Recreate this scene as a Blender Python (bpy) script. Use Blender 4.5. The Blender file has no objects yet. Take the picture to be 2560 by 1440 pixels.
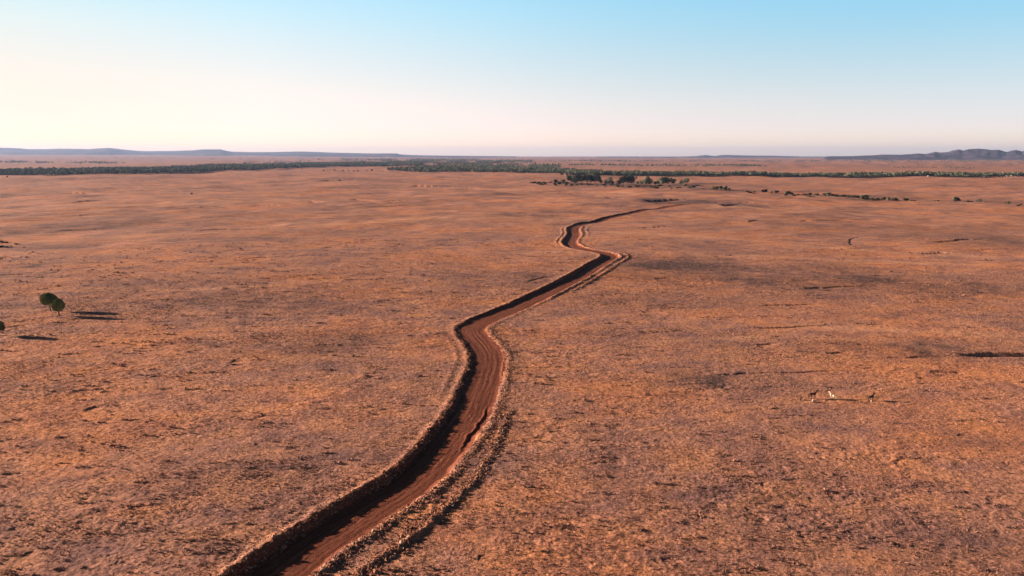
import bpy, math, random
import numpy as np
from mathutils import Vector

# ------------------------------------------------------------------ camera, sky, sun, exposure
S = bpy.context.scene
COL = S.collection
HC = 60.0                                   # the drone's height over the plain
PITCH = math.radians(10.26)
FPX = 1828.0                                # focal length in pixels of the 2560 px wide photograph
cam_d = bpy.data.cameras.new("camera")
cam_d.sensor_width = 36.0
cam_d.lens = 36.0 * FPX / 2560.0
cam_d.clip_start = 0.5
cam_d.clip_end = 200000.0
cam = bpy.data.objects.new("camera", cam_d)
COL.objects.link(cam)
cam.location = (0, 0, HC)
cam.rotation_euler = (math.radians(90) - PITCH, 0, 0)
S.camera = cam

SUN_EL = math.radians(12.2)
SUN_AZ = math.radians(13.0)                 # how far the sun stands beyond due left
sx, sy, sz = (-math.cos(SUN_AZ) * math.cos(SUN_EL), math.sin(SUN_AZ) * math.cos(SUN_EL), math.sin(SUN_EL))

S.view_settings.view_transform = 'Standard'
S.view_settings.look = 'None'
S.view_settings.exposure = 1.49
S.view_settings.gamma = 1.0
S.cycles.max_bounces = 4
S.cycles.diffuse_bounces = 2
S.cycles.transparent_max_bounces = 8
S.cycles.volume_bounces = 0

world = bpy.data.worlds.new("World")
S.world = world
world.use_nodes = True
nt = world.node_tree
nt.nodes.clear()
wo = nt.nodes.new("ShaderNodeOutputWorld")
bg = nt.nodes.new("ShaderNodeBackground")
EXPO = 1.49
SKYGAIN = 5.8 * 2 ** -EXPO
_q = 1 / 5.8
# by height above the horizon, then by the angle from the sun's side of the sky
SKYRAMP = [(p, tuple(v * _q for v in c)) for p, c in [(0.0, (5.6, 4.6, 5.5)), (.03, (3.7, 3.08, 4.5)), (.055, (3.5, 2.75, 3.4)), (.09, (3.35, 2.66, 2.85)), (.14, (3.2, 2.9, 2.85)),
           (.19, (2.75, 3.25, 3.2)), (.235, (2.6, 3.2, 3.3)), (.30, (.4, .5, .62)), (.45, (.09, .11, .18))]]
SIDERAMP = [(0.0, (.25, .32, .42)), (.2, (.4, .5, .6)), (.32, (.58, .84, .96)), (.61, (1, 1, 1)), (.76, (.93, .84, .81)), (.86, (.74, .67, .62)), (1.0, (.40, .40, .40))]
SIDELOW = [(0.0, (.3, .36, .44)), (.2, (.5, .56, .64)), (.32, (.92, .96, .97)), (.61, (1, 1, 1)), (.76, (.80, .83, .80)), (.86, (.47, .54, .51)), (1.0, (.30, .35, .36))]
sky = nt.nodes.new("ShaderNodeTexSky")
sky.sky_type = 'NISHITA'
sky.sun_disc = False
sky.sun_elevation = SUN_EL
sky.sun_rotation = math.atan2(sx, sy)
sky.altitude = 200
sky.air_density = 1.0
sky.dust_density = 1.0
sky.ozone_density = 1.5
bg.inputs['Strength'].default_value = 0.09
# sky pale and bright low down, dimmed overhead and opposite the sun to deepen shadows
tc = nt.nodes.new("ShaderNodeTexCoord")
sp = nt.nodes.new("ShaderNodeSeparateXYZ")
nt.links.new(tc.outputs['Generated'], sp.inputs[0])
def wramp(stops, src):
    n = nt.nodes.new("ShaderNodeValToRGB")
    while len(n.color_ramp.elements) < len(stops): n.color_ramp.elements.new(.5)
    for e_, (p_, c_) in zip(n.color_ramp.elements, stops):
        e_.position = p_; e_.color = (*c_, 1)
    n.color_ramp.interpolation = 'B_SPLINE'
    nt.links.new(src, n.inputs[0])
    return n.outputs[0]


def wmul(a_, b_):
    n = nt.nodes.new("ShaderNodeVectorMath"); n.operation = 'MULTIPLY'
    nt.links.new(a_, n.inputs[0]); nt.links.new(b_, n.inputs[1])
    return n.outputs[0]


dt = nt.nodes.new("ShaderNodeVectorMath"); dt.operation = 'DOT_PRODUCT'
nt.links.new(tc.outputs['Generated'], dt.inputs[0]); dt.inputs[1].default_value = (-math.cos(SUN_AZ), math.sin(SUN_AZ), 0)
hf = nt.nodes.new("ShaderNodeMath"); hf.operation = 'MULTIPLY_ADD'; hf.inputs[1].default_value = .5; hf.inputs[2].default_value = .5
nt.links.new(dt.outputs['Value'], hf.inputs[0])
up_ = nt.nodes.new("ShaderNodeMapRange"); up_.inputs[1].default_value = 0.0; up_.inputs[2].default_value = .15
nt.links.new(sp.outputs[2], up_.inputs[0])
sd = nt.nodes.new("ShaderNodeMix"); sd.data_type = 'RGBA'
nt.links.new(up_.outputs[0], sd.inputs[0])
nt.links.new(wramp(SIDELOW, hf.outputs[0]), sd.inputs[6]); nt.links.new(wramp(SIDERAMP, hf.outputs[0]), sd.inputs[7])
toned = wmul(wmul(sky.outputs[0], wramp(SKYRAMP, sp.outputs[2])), sd.outputs[2])
sc_ = nt.nodes.new("ShaderNodeVectorMath"); sc_.operation = 'SCALE'; sc_.inputs['Scale'].default_value = SKYGAIN
nt.links.new(toned, sc_.inputs[0])
nt.links.new(sc_.outputs[0], bg.inputs['Color'])
nt.links.new(bg.outputs[0], wo.inputs['Surface'])

sun_d = bpy.data.lights.new("sun", 'SUN')
sun_d.energy = 5.0
sun_d.angle = math.radians(0.5)
sun_d.color = (1.0, 0.73, 0.57)
sun = bpy.data.objects.new("sun", sun_d)
COL.objects.link(sun)
sun.rotation_euler = Vector((sx, sy, sz)).to_track_quat('Z', 'Y').to_euler()
sun.location = (-50, 20, 90)

# ------------------------------------------------------------------ helpers
rng = np.random.default_rng(7)


def ground_at(px, py, z=0.0):
    """point of the plain at height z that a ray through this spot of the photograph meets"""
    u = (px - 1280.0) / FPX
    v = (720.0 - py) / FPX
    dy = math.cos(PITCH) + v * math.sin(PITCH)
    dz = -math.sin(PITCH) + v * math.cos(PITCH)
    t = (z - HC) / dz
    return u * t, dy * t


def tag(o, label=None, cat=None, group=None, kind=None):
    if label: o['label'] = label
    if cat: o['category'] = cat
    if group: o['group'] = group
    if kind: o['kind'] = kind
    return o


def mesh_np(name, verts, faces, mats, smooth=True, fattr=None, vattr=None):
    """verts (n,3), faces (m,k) as arrays -> mesh; fattr / vattr: {name: array}"""
    me = bpy.data.meshes.new(name)
    n, (m, k) = len(verts), faces.shape
    me.vertices.add(n)
    me.vertices.foreach_set("co", np.ascontiguousarray(verts, dtype=np.float32).ravel())
    me.loops.add(m * k)
    me.loops.foreach_set("vertex_index", np.ascontiguousarray(faces, dtype=np.int32).ravel())
    me.polygons.add(m)
    me.polygons.foreach_set("loop_start", np.arange(0, m * k, k, dtype=np.int32))
    me.polygons.foreach_set("use_smooth", np.full(m, smooth, dtype=bool))
    me.update(calc_edges=True)
    for a, arr in (vattr or {}).items():
        at = me.attributes.new(a, 'FLOAT', 'POINT')
        at.data.foreach_set("value", np.ascontiguousarray(arr, dtype=np.float32))
    for a, arr in (fattr or {}).items():
        at = me.attributes.new(a, 'FLOAT', 'FACE')
        at.data.foreach_set("value", np.ascontiguousarray(arr, dtype=np.float32))
    for m_ in (mats if isinstance(mats, (list, tuple)) else [mats]):
        me.materials.append(m_)
    return me


def link(name, me, parent=None, loc=None):
    o = bpy.data.objects.new(name, me)
    COL.objects.link(o)
    if parent is not None: o.parent = parent
    if loc is not None: o.location = loc
    return o


def empty(name, loc):
    o = bpy.data.objects.new(name, None)
    o.empty_display_size = 0.5
    COL.objects.link(o)
    o.location = loc
    return o


def hash2(ix, iy, seed):
    h = (ix.astype(np.int64) * 374761393 + iy.astype(np.int64) * 668265263 + seed * 974634777) & 0xFFFFFFFF
    h = ((h ^ (h >> 13)) * 1274126177) & 0xFFFFFFFF
    h = (h ^ (h >> 16)) & 0xFFFFFF
    return h.astype(np.float32) / float(0xFFFFFF)


def vnoise(x, y, wl, seed):
    """smooth value noise, -1..1, features about wl metres"""
    x = x / wl + seed * 17.31
    y = y / wl - seed * 9.73
    fx, fy = np.floor(x), np.floor(y)
    tx, ty = x - fx, y - fy
    tx = tx * tx * (3 - 2 * tx)
    ty = ty * ty * (3 - 2 * ty)
    a, b = hash2(fx, fy, seed), hash2(fx + 1, fy, seed)
    c, d = hash2(fx, fy + 1, seed), hash2(fx + 1, fy + 1, seed)
    return ((a * (1 - tx) + b * tx) * (1 - ty) + (c * (1 - tx) + d * tx) * ty) * 2 - 1


def sstep(a, b, x):
    t = np.clip((x - a) / (b - a), 0, 1)
    return t * t * (3 - 2 * t)


# ------------------------------------------------------------------ the line of the dirt track
TR = [(340, 1700), (560, 1530), (678, 1440), (818, 1336), (930, 1265), (1025, 1204), (1095, 1137), (1158, 1055), (1186, 1010),
      (1203, 960), (1220, 910), (1214, 870), (1184, 835), (1178, 822), (1190, 807), (1245, 783), (1307, 757),
      (1400, 712), (1453, 683), (1500, 655), (1525, 639), (1521, 632), (1500, 628), (1462, 622), (1432, 613),
      (1425, 603), (1436, 584), (1434, 572), (1455, 557), (1508, 545), (1571, 532), (1654, 518), (1700, 512.5),
      (1735, 508.5), (1745, 505.5), (1700, 503), (1600, 504), (1550, 498), (1487, 487), (1435, 483), (1380, 481), (1300, 480)]
TRW = np.array([ground_at(*p) for p in TR])
_p = [TRW[0] + (TRW[0] - TRW[1])] + list(TRW) + [TRW[-1] + (TRW[-1] - TRW[-2])]
_pts = []
for i in range(1, len(_p) - 2):
    p0, p1, p2, p3 = _p[i - 1], _p[i], _p[i + 1], _p[i + 2]
    n = max(2, int(np.linalg.norm(p2 - p1) / 1.5))
    for k in range(n):
        t = k / n
        _pts.append(0.5 * ((2 * p1) + (-p0 + p2) * t + (2 * p0 - 5 * p1 + 4 * p2 - p3) * t * t + (-p0 + 3 * p1 - 3 * p2 + p3) * t ** 3))
PTS = np.array(_pts)
for _ in range(6):
    PTS[1:-1] = 0.25 * PTS[:-2] + 0.5 * PTS[1:-1] + 0.25 * PTS[2:]
SEG = PTS[1:] - PTS[:-1]
SL = np.linalg.norm(SEG, axis=1)
CUM = np.concatenate([[0], np.cumsum(SL)])


def track_coords(x, y):
    """signed offset from the track's centre line (right positive), distance along it; far points get 999"""
    s = np.full(x.shape, 999.0)
    v = np.zeros(x.shape)
    near = np.zeros(x.shape, bool)
    for q in PTS[::8]:
        near |= (np.abs(x - q[0]) < 34) & (np.abs(y - q[1]) < 34)
    idx = np.nonzero(near)[0]
    for c in range(0, len(idx), 20000):
        ii = idx[c:c + 20000]
        X, Y = x[ii], y[ii]
        # candidates: segments within the chunk's y-range
        lo, hi = Y.min() - 45, Y.max() + 45
        sj = np.nonzero((PTS[:-1, 1] > lo) & (PTS[:-1, 1] < hi))[0]
        if not len(sj): continue
        best = np.full(len(ii), 1e9)
        bs = np.zeros(len(ii)); bv = np.zeros(len(ii))
        for j in sj:
            ax, ay = PTS[j]; ex, ey = SEG[j]; L = SL[j]
            t = np.clip(((X - ax) * ex + (Y - ay) * ey) / (L * L), 0, 1)
            dx, dy = X - ax - t * ex, Y - ay - t * ey
            d = dx * dx + dy * dy
            m = d < best
            best[m] = d[m]
            sg = np.sign(dx * ey - dy * ex)
            bs[m] = (np.sqrt(d) * sg)[m]
            bv[m] = (CUM[j] + t * L)[m]
        s[ii] = bs; v[ii] = bv
    return s, v


# drop of the left bank along the track, by distance north
DEP_Y = [0, 97, 128, 150, 165, 187, 225, 250, 277, 340, 366, 430, 457, 480, 500, 540, 570, 610, 700, 800, 900, 920, 930, 1010, 1030, 1300, 1600]
DEP_D = [1.5, 1.45, 1.3, 1.05, .8, .6, .5, .48, .7, 1.2, 1.55, 1.6, 1.3, .8, 1.2, 1.25, .95, .8, 1.1, .95, .7, .6, 0, 0, .8, .5, .3]

# patches of ground that fall away from the sun, small scarps and gullies: (pixel line, height, length of the back slope)
SCARPS = [
    ([(2425, 884), (2480, 881), (2530, 882), (2700, 884), (3900, 888)], 1.2, 4),
    ([(2020, 878), (2100, 880), (2200, 890), (2300, 889), (2440, 886)], .35, 16),
    ([(1290, 878), (1340, 880), (1400, 877)], .25, 3),
    ([(1290, 915), (1350, 916), (1410, 915)], .28, 3),
    ([(1612, 502), (1660, 501), (1720, 500)], 3.5, 30),
    ([(1800, 511), (1830, 510), (1850, 509)], 2.5, 14),
    ([(1840, 553), (1870, 556), (1900, 553)], 1.0, 12),
    ([(1600, 568), (1650, 567), (1700, 566)], .8, 12),
    ([(1560, 637), (1640, 639), (1740, 641), (1900, 648), (2040, 652)], .9, 40),
    ([(500, 577), (560, 574), (640, 573), (720, 574)], .8, 10),
    ([(200, 505), (240, 503), (290, 499)], 1.8, 30),
    ([(0, 487), (60, 485), (110, 483)], 1.6, 30),
    ([(820, 449), (880, 448), (935, 450)], 4.0, 80),
    ([(180, 480), (230, 482), (280, 484)], 1.6, 30),
    ([(1040, 462), (1150, 467), (1260, 474)], 2.0, 50),
    ([(2125, 612), (2122, 600), (2150, 590)], .4, 9),
    ([(2300, 630), (2350, 629), (2400, 632), (2440, 634)], 1.0, 14),
    ([(2330, 605), (2420, 600), (2500, 598)], .7, 14),
    ([(2130, 545), (2180, 547), (2240, 549)], 1.0, 18),
    ([(190, 972), (240, 970), (300, 966)], .35, 3),
    ([(1900, 820), (2000, 815), (2100, 813)], .35, 6),
    ([(225, 1015), (260, 1013)], .3, 3),
    ([(0, 640), (40, 638)], .8, 8),
    ([(0, 820), (50, 814), (110, 808), (120, 806)], .3, 5),
    ([(1690, 700), (1800, 706), (1890, 712)], .5, 10),
    ([(860, 606), (960, 601), (1060, 596)], .4, 10),
    ([(930, 520), (1010, 516), (1100, 515)], 1.0, 25),
    ([(640, 517), (700, 518), (760, 517)], 1.0, 20),
    ([(1990, 553), (2110, 550), (2200, 556)], .8, 18),
    ([(1320, 700), (1360, 690), (1400, 684)], .4, 10),
    ([(2000, 720), (2090, 716), (2200, 712)], .6, 10),
]
_r = random.Random(5)
for _ in range(46):
    qx, qy = _r.uniform(0, 2560), 470 + 500 * _r.random() ** 1.5
    if abs(qx - 1300) < 320 and 500 < qy < 900: continue
    w_ = _r.uniform(25, 110)
    dy_ = _r.uniform(-4, 4)
    dd = 60 * FPX / (qy - 389)
    SCARPS.append(([(qx - w_, qy + dy_), (qx, qy + _r.uniform(-2, 2)), (qx + w_, qy - dy_)], .12 + dd * .0009 * _r.uniform(.5, 1.3), dd * .02 + 1))
for _ in range(70):
    qx, qy = _r.uniform(0, 2560), 900 + 520 * _r.random()
    if abs(qx - (1180 - (qy - 900) * .55)) < 260: continue
    w_ = _r.uniform(8, 30)
    SCARPS.append(([(qx - w_, qy + _r.uniform(-3, 3)), (qx, qy), (qx + w_, qy + _r.uniform(-3, 3))], _r.uniform(.08, .2), 1.2))
SC = []
for line, h, back in SCARPS:
    SC.append((np.array([ground_at(*p) for p in line]), h, back))


def add_scarps(x, y, z):
    for ln, h, back in SC:
        m = np.nonzero((x > ln[:, 0].min() - (ln[:, 0].max() - ln[:, 0].min()) * .2) & (x < ln[:, 0].max() + (ln[:, 0].max() - ln[:, 0].min()) * .3) &
                       (y > ln[:, 1].min() - back * 5 - 8) & (y < ln[:, 1].max() + 12))[0]
        if not len(m): continue
        X, Y = x[m], y[m]
        # offset north of the line as a function of x (the lines run across the view)
        o = np.argsort(ln[:, 0])
        lx, ly = ln[o, 0], ln[o, 1]
        wob = vnoise(X, Y * 0.2, max(back * .35, .8), 31) * (.08 if back == 4 else min(back * .08, 1.2))
        s = Y - np.interp(X, lx, ly) + wob
        span = lx[-1] - lx[0]
        u = (X - lx[0]) / max(span, .1)
        endt = sstep(-.03 if span > 120 else -.1, .03 if span > 120 else .12, u) * (1 - sstep(.3, 1.25, u))
        face = max(h * .55, .15) + abs(back) * .01
        prof = (1 - sstep(0, face, s)) * np.exp(np.minimum(s, 0) / back)
        z[m] -= h * endt * prof
    return z


def terrain(x, y, fine=True):
    x = np.asarray(x, dtype=np.float64); y = np.asarray(y, dtype=np.float64)
    r = np.hypot(x, y)
    z = np.zeros(x.shape)
    # long swells of the plain
    amp = 0.4 + 2.4 * sstep(250, 1100, r) + 5 * sstep(2500, 9000, r)
    z += amp * (vnoise(x, y, 150, 1) + .55 * vnoise(x, y * 1.6, 62, 2))
    z += .10 * sstep(60, 200, r) * vnoise(x, y * 1.5, 24, 3)
    z += 2.2 * sstep(900, 2200, r) * vnoise(x, y, 520, 4)
    # land rising towards the mesas in the west
    az = np.degrees(np.arctan2(x, y))
    west = sstep(-2, -24, az)
    z += west * 70 * sstep(6500, 24000, r) + 22 * sstep(9000, 26000, r)
    z += .75 * sstep(220, 700, r) * (1 - sstep(3000, 6000, r)) * (vnoise(x, y * 1.2, 34, 5) + .4 * vnoise(x, y, 15, 6))
    z = add_scarps(x, y, z)
    s, v = track_coords(x, y)
    near = np.abs(s) < 30
    if near.any():
        S_, Y_, X_, V_ = s[near], y[near], x[near], v[near]
        dep = np.interp(Y_, DEP_Y, DEP_D)
        wob = .45 * vnoise(X_, Y_, 4.0, 11) + .25 * vnoise(X_, Y_, 1.3, 12)
        sc = S_ + wob
        a = np.abs(sc)
        berm_l = .26 * dep * np.exp(-((sc + 6.3) / .9) ** 2) * (1 + .4 * vnoise(X_, Y_, 1.1, 13))
        cut = -.70 * dep * (sstep(-5.5, -4.5, sc) * (1 - sstep(3.9, 5.8, sc)))
        rightm = .55 + .45 * vnoise(V_, V_ * 0, 9, 14)
        rb = np.interp(Y_, [90, 150, 180, 230, 280, 330, 450, 560, 700, 900], [.40, .36, .22, .14, .2, .5, .5, .5, .25, .1])
        berm_r = rb * rightm * np.exp(-((sc - 6.6) / .75) ** 2) * (1 + .5 * vnoise(X_, Y_, .9, 15))
        rb2 = np.interp(Y_, [90, 130, 155, 166, 320, 340, 450, 465, 540, 560, 620, 640], [.36, .40, .30, .03, .03, .4, .5, .05, .05, .4, .4, .05])
        w2 = np.interp(Y_, [90, 110, 130, 160, 200, 400], [11.5, 12.6, 11.2, 9.4, 8.2, 11.0])
        berm_r2 = rb2 * (.6 + .4 * vnoise(V_, V_ * 0, 6, 16)) * np.exp(-((sc - w2) / .7) ** 2) * (1 + .6 * vnoise(X_, Y_, .9, 17))
        rb3 = np.interp(Y_, [170, 185, 235, 245, 490, 510, 600, 620], [0, .12, .12, 0, 0, .3, .3, 0])
        berm_l2 = rb3 * np.exp(-((sc + 9.5) / .8) ** 2)
        # wheel ruts, graded windrow on the floor
        rut = 0
        for c, d_ in ((-1.9, .03), (-.1, .025), (1.3, .04), (2.9, .03)):
            rut = rut - d_ * np.exp(-((sc + .5 * vnoise(V_, V_ * 0, 30, 18) - c) / .28) ** 2)
        wr = .24 * np.interp(Y_, [142, 150, 166, 172], [0, 1, 1, 0]) * np.exp(-((sc - 3.3 + .5 * vnoise(V_, V_ * 0, 12, 19)) / .35) ** 2)
        wr = wr + .2 * np.interp(Y_, [188, 198, 222, 230], [0, 1, 1, 0]) * np.exp(-((sc - 4.7) / .35) ** 2)
        floor = sstep(-4.6, -4.0, sc) * (1 - sstep(4.8, 5.4, sc))
        near_r = 1 - sstep(600, 900, Y_)
        dz = cut + berm_l + (berm_r + berm_r2 + berm_l2) * (.4 + .6 * near_r) + (rut + wr) * floor * near_r
        fade = 1 - sstep(18, 29, np.abs(S_))
        zz = z[near]
        z[near] = zz + dz
    if fine:
        m = r < 650
        X, Y, R = x[m], y[m], r[m]
        off = sstep(4.6, 6.5, np.abs(s[m] ))
        k = .25 + .75 * off
        f = 1 - sstep(350, 650, R)
        bank = np.exp(-((s[m] + 5.0) / 1.0) ** 2)
        patch = .5 + .5 * vnoise(X, Y, 21, 20)
        patch2 = .5 + .5 * vnoise(X, Y, 6.5, 24)
        t = .11 * vnoise(X * .6, Y * 1.3, 1.7, 21) + .075 * vnoise(X * .7, Y, .75, 22) + .05 * vnoise(X, Y, .38, 23)
        t2 = .10 * np.maximum(vnoise(X, Y, 2.9, 25), 0)
        z[m] += f * (.72 * k * (t * (.35 + .9 * patch * patch2 * 1.6) + t2 * patch * off) + bank * .16 * vnoise(X, Y, .8, 26))
    return z, s, v


def zat(x, y):
    return float(terrain(np.array([x]), np.array([y]), fine=True)[0][0])


# ------------------------------------------------------------------ materials
def mat(name):
    m = bpy.data.materials.new(name)
    m.use_nodes = True
    t = m.node_tree
    b = t.nodes["Principled BSDF"]
    b.inputs["Roughness"].default_value = .95
    b.inputs["Specular IOR Level"].default_value = .1
    return m, t, b


def nnode(t, scale, detail=4, rough=.6, vec=None, dist=0.0):
    n = t.nodes.new("ShaderNodeTexNoise")
    n.inputs["Scale"].default_value = scale
    n.inputs["Detail"].default_value = detail
    n.inputs["Roughness"].default_value = rough
    n.inputs["Distortion"].default_value = dist
    if vec is not None: t.links.new(vec, n.inputs["Vector"])
    return n.outputs["Fac"]


def ramp(t, fac, stops):
    n = t.nodes.new("ShaderNodeValToRGB")
    cr = n.color_ramp
    while len(cr.elements) < len(stops): cr.elements.new(.5)
    for e, (p, c) in zip(cr.elements, stops):
        e.position = p
        e.color = (*c, 1) if len(c) == 3 else c
    t.links.new(fac, n.inputs[0])
    return n.outputs[0]


def mix(t, fac, a, b, mode='MIX'):
    n = t.nodes.new("ShaderNodeMix")
    n.data_type = 'RGBA'
    n.blend_type = mode
    for sock, val in ((n.inputs[0], fac), (n.inputs[6], a), (n.inputs[7], b)):
        if isinstance(val, (int, float)): sock.default_value = val
        elif isinstance(val, tuple): sock.default_value = (*val, 1)
        else: t.links.new(val, sock)
    return n.outputs[2]


def math_(t, op, a, b=None, clamp=False):
    n = t.nodes.new("ShaderNodeMath")
    n.operation = op
    n.use_clamp = clamp
    for i, val in enumerate((a, b)):
        if val is None: continue
        if isinstance(val, (int, float)): n.inputs[i].default_value = val
        else: t.links.new(val, n.inputs[i])
    return n.outputs[0]


def objco(t, sc=(1, 1, 1)):
    n = t.nodes.new("ShaderNodeTexCoord")
    m = t.nodes.new("ShaderNodeMapping")
    m.inputs["Scale"].default_value = sc
    t.links.new(n.outputs["Object"], m.inputs["Vector"])
    return m.outputs[0]


STRAW = (.56, .25, .10)
ORANGE = (.50, .165, .06)
MAUVE = (.315, .165, .135)
DARKG = (.15, .085, .065)
EARTH = (.30, .10, .05)

GR, t, b = mat("dry_grassland")
vec = objco(t)
big = ramp(t, nnode(t, .012, 5, .65, objco(t, (1, 1.3, 1))), [(.40, (.25, .14, .13)), (.49, (.44, .22, .155)), (.60, (.60, .235, .10))])
mid = ramp(t, nnode(t, .07, 5, .65, objco(t, (1, 1.5, 1))), [(.38, (.22, .125, .115)), (.49, (.44, .225, .15)), (.61, (.60, .29, .14))])
c = mix(t, .5, big, mid)
fine_n = nnode(t, 1.1, 6, .75, vec)
c = mix(t, .85, c, ramp(t, fine_n, [(.36, (.38, .36, .37)), (.5, (.95, .95, .95)), (.66, (1.45, 1.4, 1.3))]), 'MULTIPLY')
dk = ramp(t, nnode(t, .16, 6, .7, objco(t, (1, 1.8, 1))), [(.56, (0, 0, 0)), (.70, (1, 1, 1))])
c = mix(t, math_(t, 'MULTIPLY', dk, .6), c, DARKG)
at = t.nodes.new("ShaderNodeAttribute"); at.attribute_name = "scrub"  # scrub growth plus the painted shade of hollows and slopes
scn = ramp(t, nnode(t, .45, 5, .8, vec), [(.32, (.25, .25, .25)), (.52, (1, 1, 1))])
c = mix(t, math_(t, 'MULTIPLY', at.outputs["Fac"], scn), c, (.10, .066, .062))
at2 = t.nodes.new("ShaderNodeAttribute"); at2.attribute_name = "bare"
c = mix(t, at2.outputs["Fac"], c, mix(t, fine_n, (.46, .21, .13), (.66, .37, .24)))
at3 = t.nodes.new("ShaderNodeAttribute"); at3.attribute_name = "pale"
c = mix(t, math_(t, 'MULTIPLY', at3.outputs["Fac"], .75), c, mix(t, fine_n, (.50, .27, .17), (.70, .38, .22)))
t.links.new(c, b.inputs["Base Color"])
bump = t.nodes.new("ShaderNodeBump")
bump.inputs["Strength"].default_value = .75
bump.inputs["Distance"].default_value = .35
hh = math_(t, 'ADD', nnode(t, 1.6, 6, .7, vec), math_(t, 'MULTIPLY', nnode(t, .25, 4, .6, vec), 2.0))
t.links.new(hh, bump.inputs["Height"])
t.links.new(bump.outputs[0], b.inputs["Normal"])

TK, t, b = mat("graded_red_earth")
vec = objco(t)
au = t.nodes.new("ShaderNodeAttribute"); au.attribute_name = "across"
av = t.nodes.new("ShaderNodeAttribute"); av.attribute_name = "along"
cmb = t.nodes.new("ShaderNodeCombineXYZ")
t.links.new(math_(t, 'MULTIPLY', au.outputs["Fac"], 1.5), cmb.inputs[0])
t.links.new(math_(t, 'MULTIPLY', av.outputs["Fac"], .035), cmb.inputs[1])
streak = nnode(t, 1.0, 5, .65, cmb.outputs[0], .3)
c = ramp(t, streak, [(.30, (.085, .028, .018)), (.46, (.15, .046, .026)), (.58, (.20, .066, .036)), (.72, (.34, .13, .07))])
c = mix(t, .6, c, ramp(t, nnode(t, 1.3, 6, .75, vec), [(.33, (.45, .42, .42)), (.5, (1, 1, 1)), (.68, (1.4, 1.35, 1.3))]), 'MULTIPLY')
wobv = t.nodes.new("ShaderNodeCombineXYZ")
t.links.new(math_(t, 'MULTIPLY', av.outputs["Fac"], .03), wobv.inputs[1])
wob_ = math_(t, 'MULTIPLY', nnode(t, 1.0, 3, .6, wobv.outputs[0]), .22)
lane = math_(t, 'ADD', math_(t, 'MULTIPLY', math_(t, 'ADD', au.outputs["Fac"], 6.0), 1 / 12), math_(t, 'SUBTRACT', wob_, .11))
K0, K1 = (0, 0, 0), (1, 1, 1)
lanes = ramp(t, lane, [(.40, K0), (.425, K1), (.455, K0), (.53, K0), (.555, K1), (.58, K0), (.64, K0), (.66, (.8, .8, .8)), (.69, K0), (.80, K0), (.83, (.5, .5, .5)), (.86, K0)])
c = mix(t, math_(t, 'MULTIPLY', math_(t, 'MULTIPLY', lanes, ramp(t, nnode(t, .5, 4, .6, vec), [(.35, K0), (.6, K1)])), .65), c, (.40, .145, .07))
t.links.new(c, b.inputs["Base Color"])
bump = t.nodes.new("ShaderNodeBump")
bump.inputs["Strength"].default_value = .5
bump.inputs["Distance"].default_value = .08
t.links.new(math_(t, 'ADD', nnode(t, 3.0, 6, .7, vec), streak), bump.inputs["Height"])
t.links.new(bump.outputs[0], b.inputs["Normal"])


def tint_mat(name, stops, attr="tint", nscale=None, up=0.0, round_z=None):
    m, t, b = mat(name)
    a = t.nodes.new("ShaderNodeAttribute"); a.attribute_name = attr
    c = ramp(t, a.outputs["Fac"], stops)
    if nscale:
        c = mix(t, .7, c, ramp(t, nnode(t, nscale, 4, .6, objco(t)), [(.3, (.6, .6, .6)), (.7, (1.3, 1.3, 1.3))]), 'MULTIPLY')
    t.links.new(c, b.inputs["Base Color"])
    if up or round_z is not None:           # leaf clusters shade softly, as the mass they make up
        g_ = t.nodes.new("ShaderNodeNewGeometry")
        v1 = t.nodes.new("ShaderNodeVectorMath"); v1.operation = 'SCALE'; v1.inputs['Scale'].default_value = .55 if round_z is not None else 1 - up
        t.links.new(g_.outputs["Normal"], v1.inputs[0])
        v2 = t.nodes.new("ShaderNodeVectorMath"); v2.operation = 'ADD'
        t.links.new(v1.outputs[0], v2.inputs[0])
        if round_z is not None:
            tc_ = t.nodes.new("ShaderNodeTexCoord")
            v3 = t.nodes.new("ShaderNodeVectorMath"); v3.operation = 'SUBTRACT'; v3.inputs[1].default_value = (0, 0, round_z)
            t.links.new(tc_.outputs["Object"], v3.inputs[0])
            v4 = t.nodes.new("ShaderNodeVectorMath"); v4.operation = 'NORMALIZE'
            t.links.new(v3.outputs[0], v4.inputs[0])
            t.links.new(v4.outputs[0], v2.inputs[1])
        else:
            v2.inputs[1].default_value = (-.12, 0, up)
        v5 = t.nodes.new("ShaderNodeVectorMath"); v5.operation = 'NORMALIZE'
        t.links.new(v2.outputs[0], v5.inputs[0])
        t.links.new(v5.outputs[0], b.inputs["Normal"])
    return m


TUFT = tint_mat("straw_tufts", [(0, (.10, .065, .06)), (.25, (.34, .19, .15)), (.5, (.54, .28, .18)), (.78, (.66, .34, .165)), (1, (.74, .44, .25))], up=.55)
ROCK = tint_mat("clods", [(0, (.12, .05, .035)), (.5, (.26, .125, .08)), (.85, (.42, .24, .16)), (1, (.62, .44, .33))])
LEAFG = tint_mat("green_leaves", [(0, (.035, .045, .012)), (.5, (.13, .155, .035)), (1, (.36, .38, .09))], round_z=4.0)
GUMC = [(0, (.07, .085, .055)), (.45, (.18, .195, .115)), (1, (.38, .36, .21))]
LEAFD = tint_mat("gum_leaves", GUMC, round_z=6.0)
LEAFB = tint_mat("bush_leaves", GUMC, round_z=2.2)
LEAFW = tint_mat("woodland_leaves", [(0, (.04, .055, .042)), (.5, (.10, .115, .075)), (1, (.23, .23, .14))], up=.3)
LEAFO = tint_mat("olive_leaves", [(0, (.07, .06, .025)), (.5, (.14, .12, .05)), (1, (.22, .18, .08))], round_z=1.5)
LEAFP = tint_mat("pale_leaves", [(0, (.4, .34, .26)), (1, (.75, .66, .54))])
BARK, t, b = mat("bark")
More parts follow.
